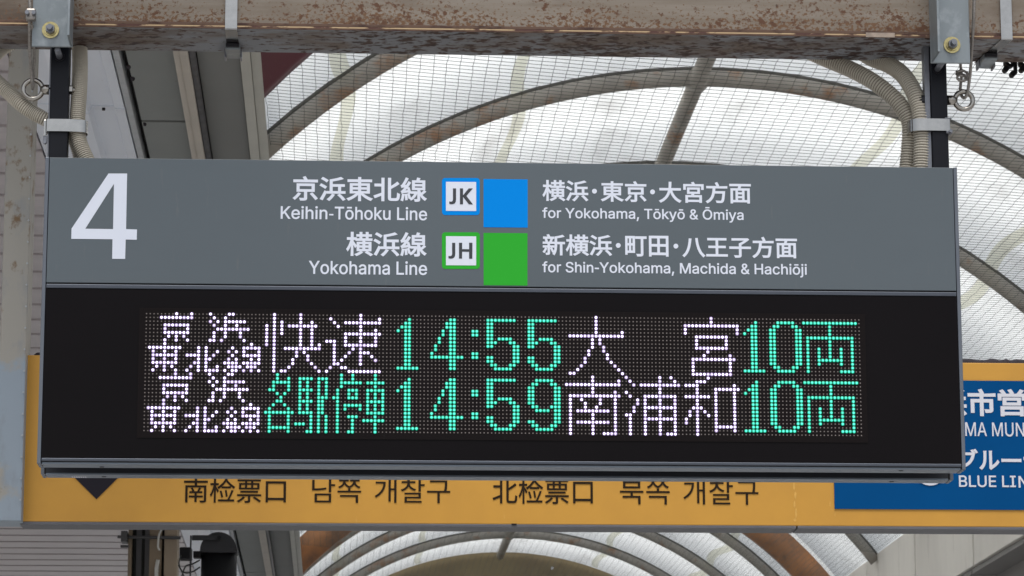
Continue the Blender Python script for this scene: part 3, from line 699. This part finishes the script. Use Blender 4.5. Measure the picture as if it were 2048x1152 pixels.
# black cable clamp by the right strap
b = MB()
ck = empty('cable_clamp', (1.14, .2, 3.55), 'black plastic cable clamp with round lobes under the beam at the right edge', 'clamp')
def lobe(b, px, py, rpx, y0, y1, hole=0):
    c = P(px, py, (y0+y1)/2); s_ = 7.06/FPX; n = 18; R_ = rpx*s_
    if hole:
        h = hole*s_; vs = []
        for k in range(n):
            a = 2*PI*k/n
            for rr, yy in ((R_, y0), (R_, y1), (h, y1), (h, y0)): vs.append((c.x+rr*math.cos(a), yy, c.z+rr*math.sin(a)))
        b.add(vs, [(4*k+j, 4*k+(j+1) % 4, 4*((k+1) % n)+(j+1) % 4, 4*((k+1) % n)+j) for k in range(n) for j in range(4)], False)
    else: b.tube([(c.x, y0, c.z), (c.x, y1, c.z)], R_, 14, smooth=False)
lobe(b, 2019, 125, 11.5, .19, .215, 5.5); lobe(b, 2048, 125, 11.5, .19, .215, 5.5)
b.build('ring', M['blackmetal'], ck)
b = MB(); lobe(b, 2011, 139, 6, .192, .213); lobe(b, 2044, 139, 6, .192, .213); lobe(b, 2025, 148.5, 6, .192, .213)
a_ = P(2028, 118, .2); c_ = P(2034, 148, .2); b.box((a_.x, .193, c_.z), (c_.x, .212, a_.z+.02), .001)
b.build('foot', M['blackmetal'], ck)

# ------------------------------------------------------------------ hanging gear
def hexbolt(c, yf, r, length, name, parent, mt):
    b = MB(); vs = []
    b.tube([(c.x, yf-length, c.z), (c.x, yf, c.z)], r, 6, smooth=False); b.tube([(c.x, yf-length-.001, c.z), (c.x, yf-length-.014, c.z)], [r*.62, r*.56], 12)
    return b.build(name, mt, parent)
for side in (0, 1):
    if side == 0:
        pl, pr_, zbpx, fl = 64, 146, (100, 93.5), 'r'; lab = 'galvanised angle bracket bolted to the beam above the left black post'
        bolt = (101, 60)
    else:
        pl, pr_, zbpx, fl = 1860, 1939, (1900, 126.5), 'l'; lab = 'galvanised angle bracket bolted to the beam above the right black post'
        bolt = (1904, 90)
    YF = -.0145
    xa = P(pl, 60, YF).x; xb = P(pr_, 60, YF).x; zz = P(*zbpx, YF).z
    t = empty('angle_bracket', ((xa+xb)/2, YF, zz), lab, 'bracket', 'brackets holding up the departure board')
    b = MB().box((xa, YF, zz), (xb, YF+.006, ZL+.23), .0018); b.build('plate', M['galv'], t)
    xe = (xb-.0055, xb) if fl == 'r' else (xa, xa+.0055)
    MB().box((xe[0], YF-.085, zz+.002), (xe[1], YF-.0005, ZL+.23), .0012).build('side_flange', M['galv'], t)
    c = P(*bolt, YF-.002)
    b = MB(); b.tube([(c.x, YF-.0005, c.z), (c.x, YF-.0035, c.z)], .0185, 24); b.tube([(c.x, YF-.0036, c.z), (c.x, YF-.0065, c.z)], .0135, 24)
    b.build('washer', M['gold'], t)
    hexbolt(c, YF-.0066, .0105, .010, 'bolt', t, M['bolt'])
    # post between the two housings
    xs = (P(100, 200, .057).x, P(137, 200, .057).x) if side == 0 else (P(1862.5, 200, .057).x, P(1895, 200, .057).x)
    pt = empty('hanging_post', (sum(xs)/2, .075, 3.28), 'black square hanging post at the %s end of the departure board' % ('left' if side == 0 else 'right'), 'post', 'black posts carrying the departure board')
    MB().box((xs[0], .0575, 3.280), (xs[1], .0945, ZL-.005), .0025).build('tube', M['post'], pt)
    sx = xs[0]-.0035 if side == 0 else xs[0]-.0125
    MB().box((sx, .064, 3.283), (sx+(.003 if side == 0 else .0115), .092, ZL-.005), .0006).build('edge_highlight_channel', M['bolt'], pt)  # left strip: highlight along the post's edge, put in as pale steel
    c = P(119, 113, .055) if side == 0 else P(1875, 138, .055)
    b = MB(); b.tube([(c.x, .0, c.z), (c.x, .0573, c.z)], .0068, 14); b.tube([(c.x, .0, c.z), (c.x, -.003, c.z)], [.0068, .004], 14)
    b.build('through_bolt', M['bolt'], pt)
    b = MB(); b.tube([(c.x, .0574, c.z), (c.x, .0545, c.z)], .0115, 6, smooth=False); b.build('nut', M['screw'], pt)
    # eye bolt
    if side == 0: rc = P(66, 179, .075); x_in = xs[0]; dirx = 1; nutp = P(143, 180, .075)
    else: rc = P(1927.5, 201, .075); x_in = xs[1]; dirx = -1; nutp = P(1857, 203, .075)
    e = empty('eye_bolt', rc, 'bright steel eye bolt screwed through the %s black post' % ('left' if side == 0 else 'right'), 'eye bolt', 'eye bolts on the posts')
    rr = .0208 if side == 0 else .0200
    b = MB(); b.tube([(rc.x+rr*math.cos(2*PI*k/36), .075+.0*k, rc.z+rr*math.sin(2*PI*k/36)) for k in range(36)], .0056, 14, closed=True)
    b.build('ring', M['steel'], e)
    b = MB(); xa_ = rc.x+dirx*rr; b.tube([(xa_-dirx*.003, .075, rc.z), (xa_+dirx*.001, .075, rc.z), (xa_+dirx*.003, .075, rc.z), (x_in-dirx*.0006, .075, rc.z)], [.008, .0095, .0112, .0112], 18)
    b.build('shank', M['steel'], e)
    xo = xs[1] if side == 0 else xs[0]-.012
    b = MB(); b.tube([(xo+dirx*.0005, .075, rc.z), (xo+dirx*.007, .075, rc.z)], .0105, 6, smooth=False); b.tube([(xo+dirx*.007, .075, rc.z), (xo+dirx*.012, .075, rc.z)], .006, 12)
    b.build('nut', M['steel'] if side == 0 else M['screw'], e)

# corrugated hoses
def hose(pts, r, label, pitch=.0045):
    path = resample(smooth_path(pts, 40), pitch/4); rs = []
    prof = (r, r, r*.88, r*.88)
    for i in range(len(path)): rs.append(prof[i % 4])
    b = MB().tube(path, rs, 20, smooth=False)
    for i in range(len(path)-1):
        for k in range(20): b.m[i*20+k] = 1 if i % 4 == 2 else 0  # groove faces get the painted shade tone
    o = b.build('corrugated_hose', [M['hose'], M['hose_groove_shade']])
    return tag(o, label, 'hose', 'corrugated cable hoses entering the departure board')
hose([P(160, 40, .215), P(159.5, 94, .17), P(160, 131, .125), P(159, 173, .095), P(157, 204, .083), P(155, 236, .078), P(155, 261, .078), P(160, 288, .077), P(171, 314, .076), P(186, 345, .076)],
     .0172, 'beige corrugated hose dropping beside the left post into the board')
hose([P(62, 30, .27), P(30, 78, .26), P(0, 100, .25), P(-22, 125, .2), P(-18, 150, .15), P(2, 171, .12), P(21, 188, .11), P(42, 208, .10), P(64, 224, .10), P(90, 238, .10), P(120, 252, .115), P(146, 275, .125), P(160, 310, .13), P(166, 350, .13)],
     .0166, 'beige corrugated hose looping in from the left edge behind the left post')
hose([P(1700, 60, .24), P(1722, 100, .22), P(1743, 116, .205), P(1778, 130, .17), P(1806, 150, .13), P(1827, 183, .098), P(1839, 218, .083), P(1842, 248, .078), P(1844, 285, .078), P(1843, 335, .078), P(1842, 355, .078)],
     .0192, 'outer of two beige corrugated hoses curving to the right post', .0062)
hose([P(1590, 88, .24), P(1620, 104, .225), P(1652, 118, .21), P(1708, 142, .17), P(1752, 167, .14), P(1789, 197, .125), P(1811, 226, .118), P(1820, 250, .116), P(1819, 290, .118), P(1815, 335, .12), P(1813, 355, .12)],
     .0188, 'inner of two beige corrugated hoses curving to the right post', .0062)

def clamp(pxl, pxr, pyt, pyb, hoser, label, left):
    xa = P(pxl, pyb, .05).x; xb = P(pxr, pyb, .05).x; zt_ = P((pxl+pxr)/2, pyt, .05).z; zb2 = P((pxl+pxr)/2, pyb, .05).z
    t = empty('hose_clamp', ((xa+xb)/2, .075, zb2), label, 'clamp', 'stainless bands round posts and hoses')
    loop = []
    y0_, y1_ = .0515, .145
    if left: key = [(xa, .058), (xa+.004, .0525), (xa+.036, .0515), (xa+.052, .0525), (xb-.008, .058), (xb-.001, .067), (xb, .08), (xb-.006, .10), (xb-.03, .115), (xa+.02, .122), (xa+.004, .112), (xa, .09)]
    else: key = [(xa, .080), (xa+.002, .066), (xa+.010, .056), (xa+.024, .0515), (xb-.04, .0515), (xb-.006, .0525), (xb, .059), (xb, .09), (xb-.004, .10), (xb-.04, .13), (xa+.02, .142), (xa+.004, .125), (xa, .10)]
    n = len(key); pts = []
    for i in range(n):
        a, b_, c, d = (Vector(key[(i+j) % n]) for j in (-1, 0, 1, 2))
        for k in range(6):
            u = k/6; pts.append(.5*((2*b_)+(c-a)*u+(2*a-5*b_+4*c-d)*u*u+(3*b_-a-3*c+d)*u**3))
    m = len(pts); cen = Vector(((xa+xb)/2, .09)); vs = []
    for p in pts:
        q = p-(p-cen).normalized()*.0012
        vs += [(p.x, p.y, zb2), (p.x, p.y, zt_), (q.x, q.y, zt_), (q.x, q.y, zb2)]
    b = MB(); b.add(vs, [(4*i+j, 4*i+(j+1) % 4, 4*((i+1) % m)+(j+1) % 4, 4*((i+1) % m)+j) for i in range(m) for j in range(4)], True)
    o = b.build('band', M['stainless'], t)
    md = o.modifiers.new('edge', 'EDGE_SPLIT'); md.split_angle = math.radians(40)
    if left:
        b = MB().box((xa-.0065, .056, zb2-.010), (xa-.0012, .078, zt_-.001), .001); b.build('tongue', M['stainless'], t)
        b = MB().box((xa-.0075, .058, zb2-.026), (xa+.0015, .064, zb2-.008), .0015); b.tube([(xa-.003, .05, zb2-.024), (xa-.003, .062, zb2-.024)], .0045, 6, smooth=False); b.build('screw', M['bolt'], t)
    else:
        b = MB().box((xb-.012, .052, zt_), (xb+.002, .064, zt_+.003), .001).box((xb-.010, .050, zb2-.006), (xb+.003, .064, zb2-.0005), .001); b.tube([(xb-.002, .04, zb2-.003), (xb-.002, .07, zb2-.003)], .004, 6, smooth=False); b.build('screw', M['bolt'], t)
clamp(92.5, 173.5, 237.5, 262, .017, 'stainless band clamping the left hose to the left post', True)
clamp(1821.5, 1902, 236.5, 260.5, .019, 'stainless band clamping both right hoses to the right post', False)

# wire ropes: six strands twisted round the run
def rope(b, pts, r, pitch=.02):
    path = resample(smooth_path(pts, 24), .0018); d = 0
    T = Vector((0, 0, 1))
    for s_ in range(4):
        out = []; acc = 0
        for i, p in enumerate(path):
            t = (path[min(i+1, len(path)-1)]-path[max(i-1, 0)]).normalized()
            u = t.cross(Vector((0, 1, .01))).normalized(); v = t.cross(u)
            a = 2*PI*(i*.0018/pitch+s_/4); out.append(p+(u*math.cos(a)+v*math.sin(a))*r*.52)
        b.tube(out, r*.52, 5)
wr = empty('wire_rope', P(60, 100, .0), 'twisted steel safety rope from the left eye bolt up past the left bracket', 'rope', 'safety ropes of the departure board')
b = MB(); rope(b, [P(56.5, -30, -.03), P(60, 20, -.03), P(59, 50, -.02), P(59.5, 100, .02), P(62, 140, .05), P(65, 174, .07), P(66, 177, .08)], .0037)
b.build('strand', M['rope'], wr)
b = MB(); rope(b, [P(63, 48, -.022), P(68, 100, .03), P(67.5, 140, .06), P(67.5, 166, .075), P(66, 177, .083)], .0033); b.build('strand', M['rope'], wr)
cl = MB(); q = P(62, 31, -.03)
cl.box((q.x-.010, -.045, q.z-.013), (q.x+.011, -.024, q.z+.012), .003); o = cl.build('rope_clip', M['rope'], wr)
for dx in (-.006, .008):
    MB().tube([(q.x+dx, -.060, q.z-.001), (q.x+dx, -.0455, q.z-.001)], .0048, 6, smooth=False).build('clip_nut', M['bolt'], o)
wr = empty('wire_rope', P(1940, 60, .0), 'twisted steel safety rope looped through the right eye bolt', 'rope', 'safety ropes of the departure board')
b = MB(); rope(b, [P(1949, -30, -.05), P(1947, 40, -.03), P(1943, 110, .02), P(1940, 150, .05), P(1935, 184, .066), P(1930, 195, .072), P(1925, 194, .08), P(1921, 186, .085)], .0036)
b.build('strand', M['rope'], wr)
b = MB(); rope(b, [P(1921, 186, .085), P(1921, 170, .083), P(1923, 152, .08), P(1921, 130, .05), P(1921, 112, .02)], .0034); b.build('strand', M['rope'], wr)
q = P(1923, 152, .07); b = MB()
b.tube([q+Vector((.0125*math.cos(2*PI*k/16), -.01+.004*math.sin(k), .006*math.sin(2*PI*k/16)+.003)) for k in range(16)], .003, 6, closed=True)
b.tube([q+Vector((.0115*math.cos(2*PI*k/16), -.008, .007*math.sin(2*PI*k/16)-.006)) for k in range(16)], .003, 6, closed=True)
b.tube([q+Vector((-.013, -.006, .010)), q+Vector((0, -.010, 0)), q+Vector((.014, -.006, -.012))], .0026, 6)
b.build('knot', M['rope'], wr)

# ------------------------------------------------------------------ column and hooded lamp below the yellow sign
Yc = 13.0; sc = (Yc-CAM.y)/FPX
def cx(px): return P(px, 1100, Yc).x
colm = empty('truss_column', (cx(305), Yc, 0), 'brown built-up steel column with pipes, below the yellow sign at left', 'column')
zc0, zc1 = 0, CZ-.001
MB().box((cx(256), Yc, zc0), (cx(264), Yc+.30, zc1), .004).build('flange', M['colbrown'], colm)
MB().box((cx(266), Yc+.08, zc0), (cx(298), Yc+.12, zc1), .004).build('web_plate', M['colgrey'], colm)
MB().tube([(cx(286), Yc+.03, zc0), (cx(286), Yc+.03, zc1)], .010, 10).build('cable_run', M['cable'], colm)
MB().tube([(cx(268), Yc+.03, zc0), (cx(268), Yc+.03, zc1)], .012, 10).build('cable_run', M['cable'], colm)
MB().box((cx(299), Yc-.02, zc0), (cx(324), Yc+.26, zc1), .004).build('chord', M['colbrown'], colm)
MB().box((cx(329), Yc-.04, zc0), (cx(355), Yc+.22, zc1), .004).build('chord', M['colbrown2'], colm)
MB().box((cx(325), Yc+.02, zc0), (cx(328), Yc+.1, zc1)).build('joint', M['cavity'], colm)
za = P(300, 1074, Yc-.07).z
MB().tube([(cx(236), Yc-.07, za), (cx(362), Yc-.07, za-.004)], .010, 8).build('cross_rod', M['darkpipe'], colm)
MB().box((cx(243), Yc-.09, za-.03), (cx(256), Yc+.05, za+.035), .004).build('cleat', M['darkpipe'], colm)
MB().box((cx(242), Yc-.06, za-.062), (cx(258), Yc-.03, za-.048)).build('cleat', M['darkpipe'], colm)
b = MB(); b.tube(smooth_path([P(324, 1058, Yc-.08), P(318, 1070, Yc-.1), P(316, 1092, Yc-.1), P(319, 1100, Yc-.08)], 8), .006, 8)
rope(b, [P(316, 1120, Yc-.06), P(313, 1140, Yc-.06), P(314, 1175, Yc-.06)], .012, .07)
tag(b.build('white_cable', M['cablewhite']), 'short white cable loop tied to the brown column', 'cable')
Yl = 8.0
def lx(px): return P(px, 1100, Yl).x
def lz(py): return P(436, py, Yl).z
hd = empty('hooded_lamp', (lx(437), Yl, lz(1250)), 'black round-topped lamp housing on an arm below the yellow sign', 'lamp')
sL = (Yl-CAM.y)/FPX; c0 = lx(437); rW = 37*sL
pts = [(c0+rW*math.cos(a), lz(1102)+rW*1.02*math.sin(a)) for a in [PI*k/20 for k in range(21)]] + [(c0-rW*math.cos(a), lz(1102)-rW*.10*math.sin(a)) for a in [PI*k/12 for k in range(1, 12)]]
MB().prism(pts, 'y', Yl-.012, Yl+.17).build('hood', M['blackcap'], hd)
b = MB(); b.tube([(c0, Yl+.08, lz(1290)), (c0, Yl+.08, lz(1106))], rW*.97, 28); b.build('body', M['blackmetal'], hd)
MB().box((lx(384), Yl-.03, lz(1082)), (lx(440), Yl-.014, lz(1072)), .002).build('arm', M['blackcap'], hd)
MB().tube([(lx(438), Yl-.045, lz(1077)), (lx(438), Yl-.0305, lz(1077))], .009, 12).build('pivot', M['blackmetal'], hd)
MB().box((lx(386), Yl+.02, lz(1114)), (lx(402), Yl+.08, lz(1101)), .003).build('stub', M['blackmetal'], hd)
MB().box((lx(380), Yl-.02, lz(1200)), (lx(383), Yl+.0, lz(1072)), .001).build('stem', M['blackcap'], hd)
MB().box((lx(357), Yl+.1, lz(1112)), (lx(381), Yl+.2, lz(1089)), .004).build('junction_box', M['blackmetal'], hd)
b = MB()
for k, pp in enumerate(([(400, 1120), (385, 1128), (372, 1132), (366, 1145), (360, 1165)], [(400, 1134), (388, 1142), (374, 1146), (364, 1142), (357, 1130)], [(362, 1110), (358, 1125), (362, 1140), (372, 1160)])):
    b.tube(smooth_path([P(x, y, Yl+.03*k) for x, y in pp], 8), .0035, 6)
b.build('cable', M['cable'], hd)
